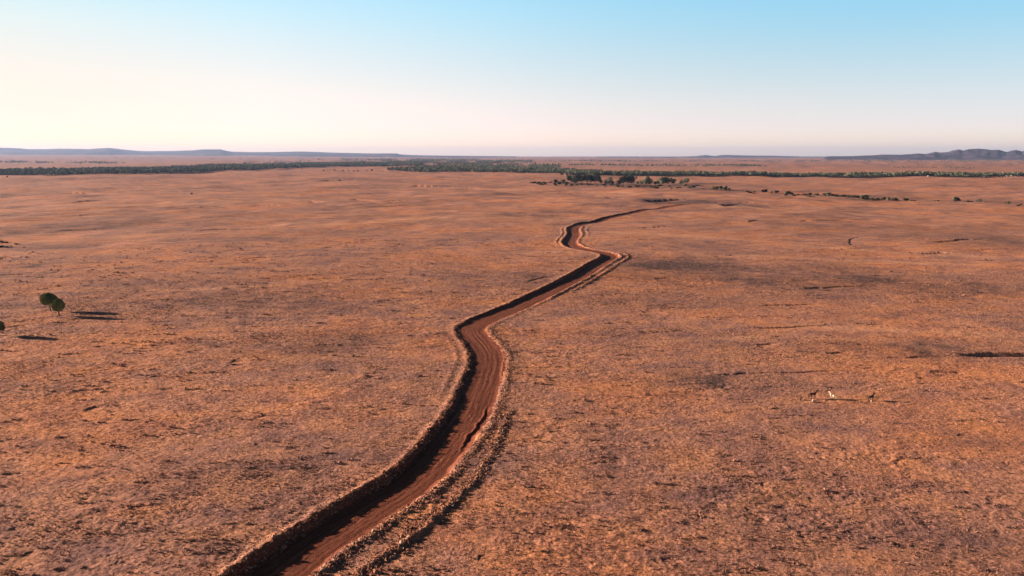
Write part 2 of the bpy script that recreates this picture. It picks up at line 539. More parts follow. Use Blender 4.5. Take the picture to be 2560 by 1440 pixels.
t.links.new(ramp(t, nnode(t, 6, 4, .6, objco(t, (1, 1, .2))), [(.3, (.07, .045, .035)), (.7, (.2, .14, .11))]), b.inputs["Base Color"])


# ------------------------------------------------------------------ ground sheet and dirt track
def scrub_shade_at(x, y):
    """dark scrub along the creek and in patches, with shade of hollows and slopes painted in"""
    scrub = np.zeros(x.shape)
    for (p0, w, h, a_) in SCRUB_SHADE:
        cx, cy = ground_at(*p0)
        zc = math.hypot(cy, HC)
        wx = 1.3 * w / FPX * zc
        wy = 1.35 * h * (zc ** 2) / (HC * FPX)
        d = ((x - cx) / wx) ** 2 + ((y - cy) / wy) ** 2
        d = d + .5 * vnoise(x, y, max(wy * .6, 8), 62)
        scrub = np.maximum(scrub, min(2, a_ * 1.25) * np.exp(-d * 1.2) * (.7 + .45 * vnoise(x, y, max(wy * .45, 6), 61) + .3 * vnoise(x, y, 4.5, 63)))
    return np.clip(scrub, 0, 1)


def ground_sheet():
    ang = np.concatenate([np.linspace(-180, -42, 30)[:-1], np.linspace(-42, -38.5, 20)[:-1], np.linspace(-38.5, 38.5, 1240),
                          np.linspace(38.5, 42, 20)[1:], np.linspace(42, 180, 30)[1:]])
    ang = np.radians(ang)
    rr = list(np.geomspace(3, 82, 26))
    r_ = rr[-1]
    while r_ < 1400:
        r_ += .125 * (r_ / 100.0) ** 1.5
        rr.append(r_)
    while r_ < 34000:
        r_ *= 1.011 if r_ < 5000 else 1.025
        rr.append(r_)
    rr = np.array(rr)
    nr, na = len(rr), len(ang)
    R, A = np.meshgrid(rr, ang, indexing='ij')
    x, y = (R * np.sin(A)).ravel(), (R * np.cos(A)).ravel()
    z, s, v = terrain(x, y)
    scrub = scrub_shade_at(x, y)
    rad = np.hypot(x, y)
    hid = (y > 925) & (y < 1012)
    far = sstep(2600, 5200, rad) * (.12 + .2 * (.5 + .5 * vnoise(x, y, 900, 41)))
    scrub = np.clip(np.maximum(scrub, far), 0, 1)
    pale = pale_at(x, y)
    sn = .5 * vnoise(x, y, 2.0, 44)
    bare = .6 * np.exp(-((s + 6.5 + sn) / .8) ** 2) + .35 * np.exp(-((s - 6.3 + sn) / 1.0) ** 2) + .25 * np.exp(-((s + 8.2 + sn) / 1.3) ** 2)
    bare *= (1 - sstep(900, 1100, y)) * (.55 + .6 * vnoise(x, y, 7, 42))
    verts = np.stack([x, y, z], 1)
    i, j = np.meshgrid(np.arange(nr - 1), np.arange(na - 1), indexing='ij')
    q = (i * na + j).ravel()
    faces = np.stack([q, q + 1, q + na + 1, q + na], 1)[:, ::-1]
    edge_l, edge_r = -6.15 + .3 * vnoise(x, y, 1.5, 43), 5.1 + .5 * vnoise(x, y, 1.5, 45)
    wid = 1 - .35 * sstep(700, 1000, y)
    on = ~hid & (s > edge_l * wid) & (s < edge_r * wid) & (v > 5) & (v < CUM[-1] - 4)
    ft = on[faces].sum(1) >= 3
    out = []
    for sel, nm, m in ((~ft, "ground", GR), (ft, "dirt_track", TK)):
        f = faces[sel]
        used = np.unique(f)
        remap = np.zeros(len(x), np.int64)
        remap[used] = np.arange(len(used))
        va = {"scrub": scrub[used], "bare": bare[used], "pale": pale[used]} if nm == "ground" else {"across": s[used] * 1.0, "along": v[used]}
        me = mesh_np(nm, verts[used], remap[f], m, True, vattr=va)
        o = link(nm, me)
        tag(o, kind="structure")
        out.append(o)
    return out


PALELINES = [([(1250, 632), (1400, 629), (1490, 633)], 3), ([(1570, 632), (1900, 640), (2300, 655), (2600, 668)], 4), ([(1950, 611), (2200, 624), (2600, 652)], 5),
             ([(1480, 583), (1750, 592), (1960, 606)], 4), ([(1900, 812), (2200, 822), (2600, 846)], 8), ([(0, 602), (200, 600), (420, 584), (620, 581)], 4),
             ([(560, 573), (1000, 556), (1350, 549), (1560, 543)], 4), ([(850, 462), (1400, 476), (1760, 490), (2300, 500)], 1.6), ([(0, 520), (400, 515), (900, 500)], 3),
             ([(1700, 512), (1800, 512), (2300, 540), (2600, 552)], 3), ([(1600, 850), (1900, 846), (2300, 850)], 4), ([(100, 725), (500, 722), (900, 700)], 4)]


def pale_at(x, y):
    """strips crossing the plain where ground and tufts are coloured paler"""
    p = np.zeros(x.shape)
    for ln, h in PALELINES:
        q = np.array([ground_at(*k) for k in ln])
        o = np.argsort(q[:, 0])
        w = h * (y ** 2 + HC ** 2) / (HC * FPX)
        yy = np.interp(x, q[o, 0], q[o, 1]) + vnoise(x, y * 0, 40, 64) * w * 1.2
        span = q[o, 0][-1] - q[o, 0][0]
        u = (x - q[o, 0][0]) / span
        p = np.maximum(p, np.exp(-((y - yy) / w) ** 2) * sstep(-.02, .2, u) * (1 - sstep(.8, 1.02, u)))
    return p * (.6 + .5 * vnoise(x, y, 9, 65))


# (pixel, half width px, half height px, strength): scrub growth, and shade of hollows and rises painted dark
SCRUB_SHADE = [((1750, 668), 200, 26, .85), ((2060, 690), 230, 30, .85), ((2350, 720), 170, 22, .6), ((1640, 750), 120, 14, .45), ((2440, 600), 120, 18, .7), ((2250, 580), 230, 26, .45), ((1950, 560), 210, 14, .45), ((2260, 868), 230, 18, .6),  # shade of the slopes right of the track put into the ground colour
         ((1330, 697), 60, 14, .5), ((1620, 650), 60, 14, .5), ((60, 665), 60, 7, .5), ((1800, 950), 200, 22, .45), ((2420, 1100), 120, 16, .2),
         ((90, 612), 120, 6, .4), ((880, 449), 90, 3, .7), ((1640, 502), 40, 6, 2.0), ((1700, 505), 60, 4, 2.0), ((1835, 511), 34, 3, 1.6),  # strongest patches here paint the shade of the hollows
         ((1590, 462), 220, 6, .8), ((1480, 458), 120, 4, .7), ((1900, 481), 130, 4, .55), ((2120, 495), 160, 4, .6), ((2330, 502), 200, 3, .4),
         ((2460, 505), 160, 3, .35), ((1760, 476), 100, 4, .6),
         ((150, 448), 160, 5, .35), ((520, 540), 220, 12, .35), ((700, 590), 160, 8, .3), ((300, 560), 200, 9, .3), ((2050, 525), 240, 5, .35),
         ((620, 760), 200, 24, .25), ((880, 840), 160, 26, .3), ((300, 1230), 200, 60, .1), ((150, 1330), 180, 60, .12), ((2260, 1400), 230, 50, .2),
         ((760, 470), 200, 4, .3), ((1250, 466), 150, 4, .35), ((150, 760), 150, 10, .3)]
GROUND, TRACK = ground_sheet()


# ------------------------------------------------------------------ straw tufts over the near plain (nobody could count them)
def tufts(n_near):
    xs, ys = [], []
    for (r0, r1, n, a_) in ((82, 150, int(n_near * .55), 39), (150, 260, int(n_near * .9), 38), (259, 899, int(n_near * .8), 37), (240, 800, n_near, 36.5)):
        r = np.sqrt(rng.uniform(r0 ** 2, r1 ** 2, n)) if r1 < 700 else rng.triangular(r0, r0 + 60, 480 if r1 > 850 else r1, n)
        a = np.radians(rng.uniform(-a_, a_, n))
        xs.append(r * np.sin(a)); ys.append(r * np.cos(a))
    x, y = np.concatenate(xs), np.concatenate(ys)
    r = np.hypot(x, y)
    # clumpy cover
    dens = .5 + .5 * vnoise(x, y * 1.3, 5.0, 51) + .35 * vnoise(x, y * 1.4, 17, 52)
    keep = rng.uniform(0, 1, len(x)) < np.clip(.05 + dens * 1.15, 0, 1)
    x, y, r = x[keep], y[keep], r[keep]
    z, s, v = terrain(x, y)
    keep = (s < -5.9) | (s > 5.6)
    x, y, z, r = x[keep], y[keep], z[keep], r[keep]
    n = len(x)
    size = rng.uniform(.08, .21, n) * (1 + .35 * sstep(150, 420, r)) * (1 + .5 * (rng.uniform(0, 1, n) > .93))
    B = 6
    az = rng.uniform(0, 2 * np.pi, (n, B))
    lean = rng.uniform(.15, 1.0, (n, B))
    L = size[:, None] * rng.uniform(.6, 1.2, (n, B))
    bx, by = np.cos(az), np.sin(az)
    base = np.stack([x[:, None] + bx * size[:, None] * .25, y[:, None] + by * size[:, None] * .25, np.repeat(z[:, None] - .03, B, 1)], -1)
    wdt = size[:, None] * .34
    px_, py_ = -by, bx
    v0 = base + np.stack([px_ * wdt, py_ * wdt, 0 * px_], -1)
    v1 = base - np.stack([px_ * wdt, py_ * wdt, 0 * px_], -1)
    v2 = base + np.stack([bx * L * lean, by * L * lean, L * np.sqrt(np.clip(1.15 - lean ** 2, .08, 1))], -1)
    V = np.stack([v0, v1, v2], 2).reshape(-1, 3)
    F = np.arange(len(V)).reshape(-1, 3)
    pt = np.clip(.46 + .2 * vnoise(x * .6, y, 9, 53) + .22 * vnoise(x * .6, y, 26, 55) + .2 * vnoise(x * .7, y, 70, 56) + rng.normal(0, .15, n), 0, 1)
    pt = pt + .35 * pale_at(x, y) - .8 * scrub_shade_at(x, y) * (.4 + .6 * (vnoise(x, y, 2.6, 54) > -.2))
    tint = np.clip(pt[:, None] + rng.normal(0, .08, (n, B)), 0, 1).ravel()
    return mesh_np("dry_grass", V, F, TUFT, False, fattr={"tint": tint})


tag(link("dry_grass", tufts(125000)), "straw coloured dry grass tufts covering the near plain", "grass", kind="stuff")


def tussocks():
    g = np.random.default_rng(77)
    cx, cy = [], []
    for _ in range(1900):
        r = 84 + 460 * g.random() ** 1.35; a = math.radians(g.uniform(-38, 38))
        k = g.integers(1, 9)
        L = g.uniform(.3, 1.0 + r * .009)
        cx += list(r * math.sin(a) + g.normal(0, L, k)); cy += list(r * math.cos(a) + g.normal(0, .35, k))
    x, y = np.array(cx), np.array(cy)
    z, s, v = terrain(x, y)
    k = np.abs(s) > 8
    x, y, z = x[k], y[k], z[k]
    n, B = len(x), 16
    sz_ = g.uniform(.14, .31, n) * (1 + np.hypot(x, y) / 500)
    sz_ *= 1 + .7 * (g.uniform(0, 1, n) > .94)
    d = g.normal(0, 1, (n, B, 3)); d[..., 2] = np.abs(d[..., 2]); d /= np.linalg.norm(d, axis=2)[..., None]
    c = np.stack([x, y, z], 1)[:, None] + d * (sz_[:, None] * g.uniform(.3, 1, (n, B)))[..., None] * np.array([1.25, 1, .95])
    u = g.normal(0, 1, (n, B, 3)); u /= np.linalg.norm(u, axis=2)[..., None]
    w = np.cross(u, g.normal(0, 1, (n, B, 3))); w /= np.linalg.norm(w, axis=2)[..., None]
    q = sz_[:, None, None] * .34
    V = np.stack([c - u * q, c + w * q * .7, c + u * q, c - w * q * .7], 2).reshape(-1, 3)
    F = np.arange(len(V)).reshape(-1, 4)
    tint = np.clip(np.repeat(g.uniform(0, .4, n), B) + g.normal(0, .08, n * B), 0, 1)
    return mesh_np("tussocks", V, F, TUFT, False, fattr={"tint": tint})


tag(link("tussocks", tussocks()), "darker tussocks scattered in short rows over the near plain", "tussocks", kind="stuff")


# ------------------------------------------------------------------ clods and stones pushed up along the track
ICO = None


def ico():
    global ICO
    if ICO is None:
        p = (1 + 5 ** .5) / 2
        v = np.array([(-1, p, 0), (1, p, 0), (-1, -p, 0), (1, -p, 0), (0, -1, p), (0, 1, p), (0, -1, -p), (0, 1, -p), (p, 0, -1), (p, 0, 1), (-p, 0, -1), (-p, 0, 1)], float)
        v /= np.linalg.norm(v[0])
        f = np.array([(0, 11, 5), (0, 5, 1), (0, 1, 7), (0, 7, 10), (0, 10, 11), (1, 5, 9), (5, 11, 4), (11, 10, 2), (10, 7, 6), (7, 1, 8),
                      (3, 9, 4), (3, 4, 2), (3, 2, 6), (3, 6, 8), (3, 8, 9), (4, 9, 5), (2, 4, 11), (6, 2, 10), (8, 6, 7), (9, 8, 1)])
        ICO = v, f
    return ICO


def clods():
    V0, F0 = ico()
    rows = [(-6.1, .6, 1300, 90, 620, .09), (-5.0, .45, 3500, 90, 260, .10), (6.6, .7, 5200, 90, 640, .11), (11.2, .8, 3600, 90, 168, .12),
            (11.0, .5, 900, 330, 460, .16), (5.4, .5, 1200, 90, 400, .08), (0, 3.2, 1500, 90, 300, .05), (8.6, 1.6, 1600, 90, 260, .08), (-9.0, 1.8, 1000, 90, 260, .07)]
    x, y, sz_ = [], [], []
    for off, spread, n, y0, y1, size in rows:
        m = np.nonzero((PTS[:-1, 1] > y0) & (PTS[:-1, 1] < y1))[0]
        w = 1.0 / np.maximum(PTS[m, 1], 60) ** 1.2
        k = rng.choice(m, n, p=w / w.sum())
        tt = rng.uniform(0, 1, n)
        p = PTS[k] + SEG[k] * tt[:, None]
        nrm = np.stack([SEG[k, 1], -SEG[k, 0]], 1) / SL[k][:, None]
        wo_ = .45 * vnoise(p[:, 0], p[:, 1], 4.0, 11)
        if off > 9:
            off = np.interp(p[:, 1], [90, 110, 130, 160, 200, 400], [11.5, 12.6, 11.2, 9.4, 8.2, 11.0])
        q = p + nrm * (off - wo_ + rng.normal(0, spread, n))[:, None]
        x.append(q[:, 0]); y.append(q[:, 1])
        sz_.append(size * rng.lognormal(-.1, .45, n) * (1 + .5 * sstep(180, 500, q[:, 1])))
    x, y, sz_ = np.concatenate(x), np.concatenate(y), np.concatenate(sz_)
    z = terrain(x, y)[0]
    n = len(x)
    J = 1 + rng.normal(0, .22, (n, 12, 1))
    st = rng.uniform(.7, 1.3, (n, 1, 3)) * np.array([1, 1, .75])
    V = V0[None] * J * st * sz_[:, None, None]
    a = rng.uniform(0, 6.28, n)
    ca, sa = np.cos(a)[:, None], np.sin(a)[:, None]
    V = np.stack([V[..., 0] * ca - V[..., 1] * sa, V[..., 0] * sa + V[..., 1] * ca, V[..., 2]], -1)
    V += np.stack([x, y, z + sz_ * .3], 1)[:, None]
    F = (F0[None] + (np.arange(n) * 12)[:, None, None]).reshape(-1, 3)
    tint = np.repeat(np.clip(rng.normal(.5, .22, n), 0, 1), 20)
    return mesh_np("rubble", V.reshape(-1, 3), F, ROCK, False, fattr={"tint": tint})


tag(link("rubble", clods()), "loose clods and stones heaped along both edges of the track", "rubble", kind="stuff")


# ------------------------------------------------------------------ trees
def crown_arrays(n, w, h, z0, lobes, leaf, seed, flat=.0, core=True):
    """leaf-sized quads spread through a lobed crown; returns verts, faces, tint"""
    g = np.random.default_rng(seed)
    lc = g.normal(0, 1, (lobes, 3))
    lc /= np.linalg.norm(lc, axis=1)[:, None]
    lc *= g.uniform(.3, .62, (lobes, 1))
    lr = g.uniform(.32, .5, lobes)
    if lobes == 1: lc[:] = 0; lr[:] = 1.0
    if core: lc[0] = 0; lr[0] = .74
    k = g.integers(0, lobes, n)
    if core: k[g.uniform(0, 1, n) < .4] = 0
    d = g.normal(0, 1, (n, 3)); d /= np.linalg.norm(d, axis=1)[:, None]
    rad = g.uniform(.25, 1.0, n) ** .45
    p = lc[k] + d * (lr[k] * rad)[:, None]
    p[:, 2] = np.where(p[:, 2] < -flat, -flat + (p[:, 2] + flat) * .35, p[:, 2])
    p = p * np.array([w / 2, w / 2, h / 2]) / .95
    p[:, 2] += z0 + h / 2
    u = g.normal(0, 1, (n, 3)); u /= np.linalg.norm(u, axis=1)[:, None]
    a_ = g.normal(0, 1, (n, 3)); vv = np.cross(u, a_); vv /= np.linalg.norm(vv, axis=1)[:, None]
    sz_ = leaf * g.uniform(.6, 1.4, n)
    u = u * sz_[:, None] * .5; vv = vv * sz_[:, None] * .4
    V = np.stack([p - u, p - vv * .9, p + u, p + vv], 1).reshape(-1, 3)
    F = np.arange(4 * n).reshape(-1, 4)
    lt = g.uniform(.2, .8, lobes)
    tint = np.clip(lt[k] + g.normal(0, .16, n), 0, 1)
    return V, F, tint


def limb_arrays(paths):
    """tapered tubes along (point, radius) paths -> quads"""
    Vs, Fs, o = [], [], 0
    K = 7
    for path in paths:
        P = np.array([p[:3] for p in path], float); R = np.array([p[3] for p in path])
        for i in range(len(P)):
            d = P[min(i + 1, len(P) - 1)] - P[max(i - 1, 0)]
            d /= np.linalg.norm(d)
            a_ = np.cross(d, [.3, .9, .1]); a_ /= np.linalg.norm(a_)
            b_ = np.cross(d, a_)
            th = np.arange(K) * 2 * np.pi / K
            Vs.append(P[i] + R[i] * (np.cos(th)[:, None] * a_ + np.sin(th)[:, None] * b_))
        for i in range(len(P) - 1):
            for k in range(K):
                Fs.append((o + i * K + k, o + i * K + (k + 1) % K, o + (i + 1) * K + (k + 1) % K, o + (i + 1) * K + k))
        o += len(P) * K
    return np.concatenate(Vs), np.array(Fs)


def limbs(w, h, z0, seed, n=6, r0=.16, ht=None):
    g = random.Random(seed)
    fork = z0 + h * .12
    pts = [[(0, 0, -.4, r0 * 1.5), (.05, .02, .1, r0 * 1.15), (g.uniform(-.15, .15), g.uniform(-.15, .15), fork, r0 * .8)]]
    f = pts[0][-1]
    for i in range(n):
        a_ = i * 6.28 / n + g.uniform(-.4, .4)
        q = w * .5 * g.uniform(.35, .75)
        pts.append([(f[0], f[1], f[2] - .15, r0 * .6), (f[0] + math.cos(a_) * q * .5, f[1] + math.sin(a_) * q * .5, fork + h * .25, r0 * .38),
                    (f[0] + math.cos(a_) * q, f[1] + math.sin(a_) * q, fork + h * g.uniform(.45, .7), r0 * .12)])
    pts.append([(f[0], f[1], f[2] - .1, r0 * .7), (f[0] + .1, f[1], fork + h * .65, r0 * .2)])
    return pts


def big_tree(px, py, w, h, trunk, lobes, seed, label, leafmat=LEAFG, n=9000, leaf=.46, name="tree", cat="tree", r0=.27, flat=.3):
    x, y = ground_at(px, py)
    root = empty(name, (x, y, zat(x, y)))
    tag(root, label, cat)
    V, F, tt = crown_arrays(n, w, h, trunk, lobes, leaf, seed, flat=flat)
    V = V.reshape(-1, 4, 3)
    V += (np.random.default_rng(seed + 50).normal(0, .11, (len(V), 1, 3)))      # ragged edge
    V = V.reshape(-1, 3)
    V[:, 1] *= .78
    link("crown", mesh_np("crown", V, F, leafmat, False, fattr={"tint": tt}), root)
    V, F = limb_arrays(limbs(w, h, trunk, seed, r0=r0))
    link("trunk", mesh_np("trunk", V, F, BARK, True), root)
    return root


big_tree(126, 776, 7.9, 5.0, 2.0, 24, 3, "wide flat-topped green tree standing just behind its rounder neighbour on the open plain", n=15000, flat=.6)
big_tree(148, 789, 5.8, 5.0, 1.5, 18, 4, "rounder and nearer of the two green trees on the open plain", n=13000, flat=.75)
big_tree(-3, 839, 5.0, 3.9, 1.4, 14, 5, "dark green tree cut by the photo edge, nearer than the pair", n=10000, flat=.7)

# shared shapes for the far trees: one mesh each (their parts are too small to show), crown and trunk in two materials


def far_tree_mesh(name, w, h, trunk, lobes, n, leaf, seed, leafmat, r0=.22, flat=.5):
    V, F, tt = crown_arrays(n, w, h, trunk, lobes, leaf, seed, flat=flat, core=False)
    V2, F2 = limb_arrays(limbs(w, h, trunk, seed, 4, r0))
    me = mesh_np(name, np.concatenate([V, V2]), np.concatenate([F, F2 + len(V)]), [leafmat, BARK], False,
                 fattr={"tint": np.concatenate([tt, np.zeros(len(F2))])})
    me.polygons.foreach_set("material_index", np.concatenate([np.zeros(len(F)), np.ones(len(F2))]).astype(np.int32))
    return me


GUM = [far_tree_mesh("gum_tree", 11 + (i % 3), 10.5, .9, 13, 700, 1.15, 60 + i, LEAFD) for i in range(5)]
BUSH = [far_tree_mesh("bush", 6.5, 4.2, .2, 8, 500, .8, 80 + i, LEAFB, .12, .7) for i in range(4)]
OLIV = [far_tree_mesh("shrub", 6.5, 3.2, .1, 9, 450, .8, 90 + i, LEAFO, .1, .6) for i in range(4)]
PALE = [far_tree_mesh("pale_tree", 7, 6.5, .8, 8, 500, .9, 99, LEAFP, .2, .6)]
prng = random.Random(21)


def place(meshes, name, px, py, size, label, cat, group=None, wide=1.0):
    """size = height in metres"""
    x, y = ground_at(px, py)
    me = prng.choice(meshes)
    o = link(name, me, None, (x, y, zat(x, y) - .15))
    hh_ = max(v.co.z for v in me.vertices) if me.name not in _H else _H[me.name]
    _H[me.name] = hh_
    k = size / hh_
    o.scale = (k * wide, k * wide, k)
    o.rotation_euler = (0, 0, prng.uniform(0, 6.28))
    tag(o, label, cat, group)
    return o


_H = {}


def mpp(py):                                # metres per photograph pixel at that ground row
    return HC / (py - 389.0)


# grove in the middle distance: (x, base y, height) in enlarged pixels of the grove
GROVE = [(640, 168, 45, 0), (560, 266, 62, 1), (650, 270, 58, 1), (600, 272, 38, 1), (705, 266, 34, 1), (745, 252, 95, 1), (775, 255, 88, 0), (808, 258, 70, 0), (845, 246, 112, 1), (890, 246, 95, 0),
         (960, 240, 110, 0), (1010, 248, 108, 0), (1060, 240, 138, 0), (1100, 236, 92, 0), (1140, 240, 52, 0), (1205, 250, 62, 0), (1245, 252, 92, 0), (1290, 252, 50, 0),
         (1365, 262, 72, 0), (1425, 270, 98, 0), (1478, 272, 130, 0), (1520, 270, 118, 0), (1600, 248, 42, 0), (1650, 255, 60, 0), (1722, 258, 112, 0), (1765, 258, 84, 0),
         (1835, 256, 50, 0), (1885, 272, 72, 0), (1938, 284, 116, 0), (1998, 282, 96, 0), (2062, 278, 80, 0), (2150, 268, 50, 0), (2195, 264, 62, 1), (2236, 262, 76, 1), (700, 170, 42, 0), (860, 175, 60, 0), (1000, 172, 70, 0), (1060, 168, 70, 0)]
SPECIAL = {1060: "tallest gum tree in the left half of the green grove beyond the track", 1478: "tallest tree of the green grove, standing at its middle",
           1722: "tall gum tree standing alone between two thickets of the grove", 1938: "tall gum tree heading the right-hand thicket of the grove",
           2236: "yellow-green tree ending the grove at its right tip", 640: "small tree standing apart behind the left end of the grove"}
for gx, gy, gh, kind in GROVE:
    px, py = 1280 + gx / 5.12, 410 + gy / 5.12
    h_ = gh / 5.12 * mpp(py) * 1.15
    lab = SPECIAL.get(gx)
    if not lab:
        spot = ("at the left end of the grove" if px < 1418 else "in the densest left part of the grove" if px < 1492 else "in the gap left of the grove's middle" if px < 1538
                else "in the thicket at the middle of the grove" if px < 1588 else "between the middle and right thickets of the grove" if px < 1645 else "in the right thicket of the grove")
        lab = ("tall" if gh > 85 else "middling" if gh > 58 else "low") + " grey-green gum tree " + spot
    place(GUM if h_ > 7 else BUSH, "gum_tree", px, py, h_, lab, "tree", "trees of the grove", 1.08)
for i in range(46):
    t_ = i / 45
    px, py = 1345 + 400 * t_ + prng.uniform(-8, 8), 463 + 9 * t_ + prng.uniform(-3, 2.5)
    place(OLIV, "shrub", px, py, prng.uniform(2.2, 4.6), "low olive shrub at the foot of the grove's %s" % ("left end" if px < 1440 else "left half" if px < 1540 else "right half" if px < 1650 else "right tip"), "shrub", "shrubs at the foot of the grove", 1.3)
for gx in (245, 270, 300, 330, 350, 372, 400, 430, 470, 500):
    place(OLIV, "shrub", 1280 + gx / 5.12, 410 + prng.uniform(240, 262) / 5.12, prng.uniform(3.5, 5.5), "small shrub in the thin string of scrub leading into the grove", "shrub", "scrub leading into the grove")
place(PALE, "pale_tree", 1463, 452, 7.5, "small whitish tree shining among the dark trees of the grove", "tree")

# creek line running off to the right
CREEK = [(1735, 472, 5, 'B', "small dark bush standing just off the right tip of the grove"), (1787, 478, 7, 'O', None), (1801, 477, 7, 'B', None), (1812, 478, 7.5, 'B', None), (1822, 479, 5, 'O', None),
         (1910, 483, 5.5, 'O', None), (1928, 485, 3, 'O', None), (1941, 485, 5, 'B', None), (1969, 488, 6.5, 'B', "dark round bush paired with a smaller one in the creek line"), (1979, 488, 4.2, 'B', None),
         (1996, 490, 3, 'O', None), (2008, 491, 3, 'O', None), (2022, 491, 4, 'O', None), (2041, 493, 4, 'O', None), (2062, 494, 4.4, 'O', None), (2071, 495, 5.6, 'B', None), (2080, 495, 4, 'O', None),
         (2091, 496, 4, 'O', None), (2110, 497, 3.6, 'O', None), (2120, 498, 4, 'O', None), (2133, 498, 4, 'O', None), (2146, 498, 3.6, 'O', None), (2157, 499, 5, 'B', None), (2168, 498, 5.4, 'B', None),
         (2183, 500, 3, 'O', None), (2196, 500, 3, 'O', None), (2208, 500, 3.8, 'O', None), (2220, 501, 5.2, 'B', "left one of the two dark bushes side by side in the creek line"),
         (2237, 502, 5.4, 'B', "right one of the two dark bushes side by side in the creek line"), (2276, 503, 3.6, 'B', "small dark bush alone just right of the side by side pair"),
         (2300, 504, 1.8, 'O', None), (2335, 505, 2.2, 'O', None), (2345, 506, 2, 'O', None), (2390, 507, 7.0, 'B', "large round dark bush standing apart on the open plain past the creek line"),
         (2420, 508, 2.6, 'O', None), (2428, 508, 2.4, 'O', None), (2448, 509, 4.6, 'B', "narrow upright bush between two rounder dark ones on the plain"),
         (2465, 510, 1.5, 'O', None), (2520, 512, 4.6, 'B', "dark round bush near the far right end of the creek line"), (2546, 516, 2.4, 'O', None), (2553, 514, 2, 'O', None)]

def creek_spot(px):
    return ("close to the grove" if px < 1860 else "before the round paired bush" if px < 1960 else "right of the round paired bush" if px < 2100 else
            "left of the side by side bushes" if px < 2215 else "short of the large lone bush" if px < 2385 else "beyond the large lone bush")


for px, py, h_, k, lab in CREEK:
    if k == 'B':
        place(BUSH, "bush", px, py, h_, lab or "dark green bush inside the string of creek scrub", "bush", None if lab else "dark bushes along the creek")
    else:
        place(OLIV, "shrub", px, py, h_, "olive shrub in the creek line, " + creek_spot(px), "shrub", "olive shrubs along the creek", 1.2)
for i in range(40):
    t_ = prng.random()
    px = 1745 + t_ * 560
    py = np.interp(px, [1745, 1900, 2000, 2100, 2200, 2305], [474, 485, 491, 496, 500, 503]) + prng.uniform(-1.5, 2)
    place(OLIV, "shrub", px, py, prng.uniform(1.3, 3.2), "olive shrub in the creek line, " + creek_spot(px), "shrub", "olive shrubs along the creek", 1.5)

# lone shrubs out on the plain
LONE = [(717, 423.5, 5, "B"), (754, 423, 4, "O"), (809, 427, 5, "O"), (836, 426, 5, "O"), (857, 427, 6, "B"), (871, 426, 4, "O"), (885, 427, 6, "B"), (895, 428, 6.5, "B"), (918, 427, 4, "O"),
        (930, 427, 8.5, "B"), (940, 428, 4, "B"), (947, 428, 4, "B"), (955, 428, 4, "B"), (975, 428, 4, "B"), (993, 422, 6, "B"), (1001, 422, 5, "B"), (1015, 421, 5, "O"), (1035, 421, 6, "B"), (1042, 421, 6, "B"),
        (19, 445, 4.5, "B"), (421, 434, 5, "B"), (427, 434.5, 5, "B"), (479, 485, 3.2, "B"), (2065, 443, 4, "B"), (2135, 443, 3, "B"), (2462, 446, 4.5, "B"), (2504, 448, 4, "B"), (2060, 441.5, 5, "B"), (1758, 440.5, 5, "B")]
for px, py, h_, k in LONE:
    place(BUSH if k == 'B' else OLIV, "bush", px, py, h_, "lone bush on open grass in front of the far tree belts", "bush", "bushes in front of the far tree belts")
for px, py, h_ in ((3, 603, 1.6), (14, 604, 1.3), (40, 609, 1.2), (5, 615, 1.5), (16, 616, 1.3), (27, 614, 1.0), (-8, 604, 1.6), (-8, 615, 1.8), (60, 616, .6), (82, 629, .9)):
    place(BUSH, "low_bush", px, py, h_, "low spreading dark bush at the photo's left edge beyond the two trees", "bush", "low dark bushes beyond the two trees", 1.6)

# ------------------------------------------------------------------ belts of woodland: front rows tree by tree, the mass behind as one
BELTS = [("left", [(-80, 437, 426), (200, 437, 424), (360, 436, 421), (480, 431, 417), (640, 425, 412), (840, 417, 408), (1060, 414.5, 406)], 95,
          "dark gum tree fronting the left tree belt"),
         ("middle", [(975, 425.5, 424), (1010, 427, 423), (1050, 428.5, 420), (1160, 429, 417), (1280, 431, 418), (1400, 432, 425), (1500, 434, 429)], 60, "gum tree fronting the tree belt left of the grove"),
         ("right", [(1420, 438, 432), (1520, 439.5, 434.5), (1900, 440, 437), (2300, 441.5, 438.5), (2640, 443, 439)], 95, "dark gum tree fronting the long right tree belt")]
stuffV, stuffF, stuffT, off_ = [], [], [], 0
LOWT = [crown_arrays(46, 11.5, 9.0, 1.6, 7, 2.9, 200 + i, flat=.6) for i in range(8)]


def mass(pts, tall=1.0):
    global off_
    p = np.array(pts)
    z = terrain(p[:, 0], p[:, 1], fine=False)[0]
    for (x, y), zz in zip(p, z):
        V, F, T = LOWT[prng.randrange(8)]
        a_ = prng.uniform(0, 6.28); k = prng.uniform(.75, 1.45) * tall
        ca, sa = math.cos(a_) * k, math.sin(a_) * k
        stuffV.append(np.stack([V[:, 0] * ca - V[:, 1] * sa + x, V[:, 0] * sa + V[:, 1] * ca + y, V[:, 2] * k + zz - .5], 1))
        stuffF.append(F + off_)
        stuffT.append(np.clip(T + prng.uniform(-.35, .15), 0, 1))
        off_ += len(V)


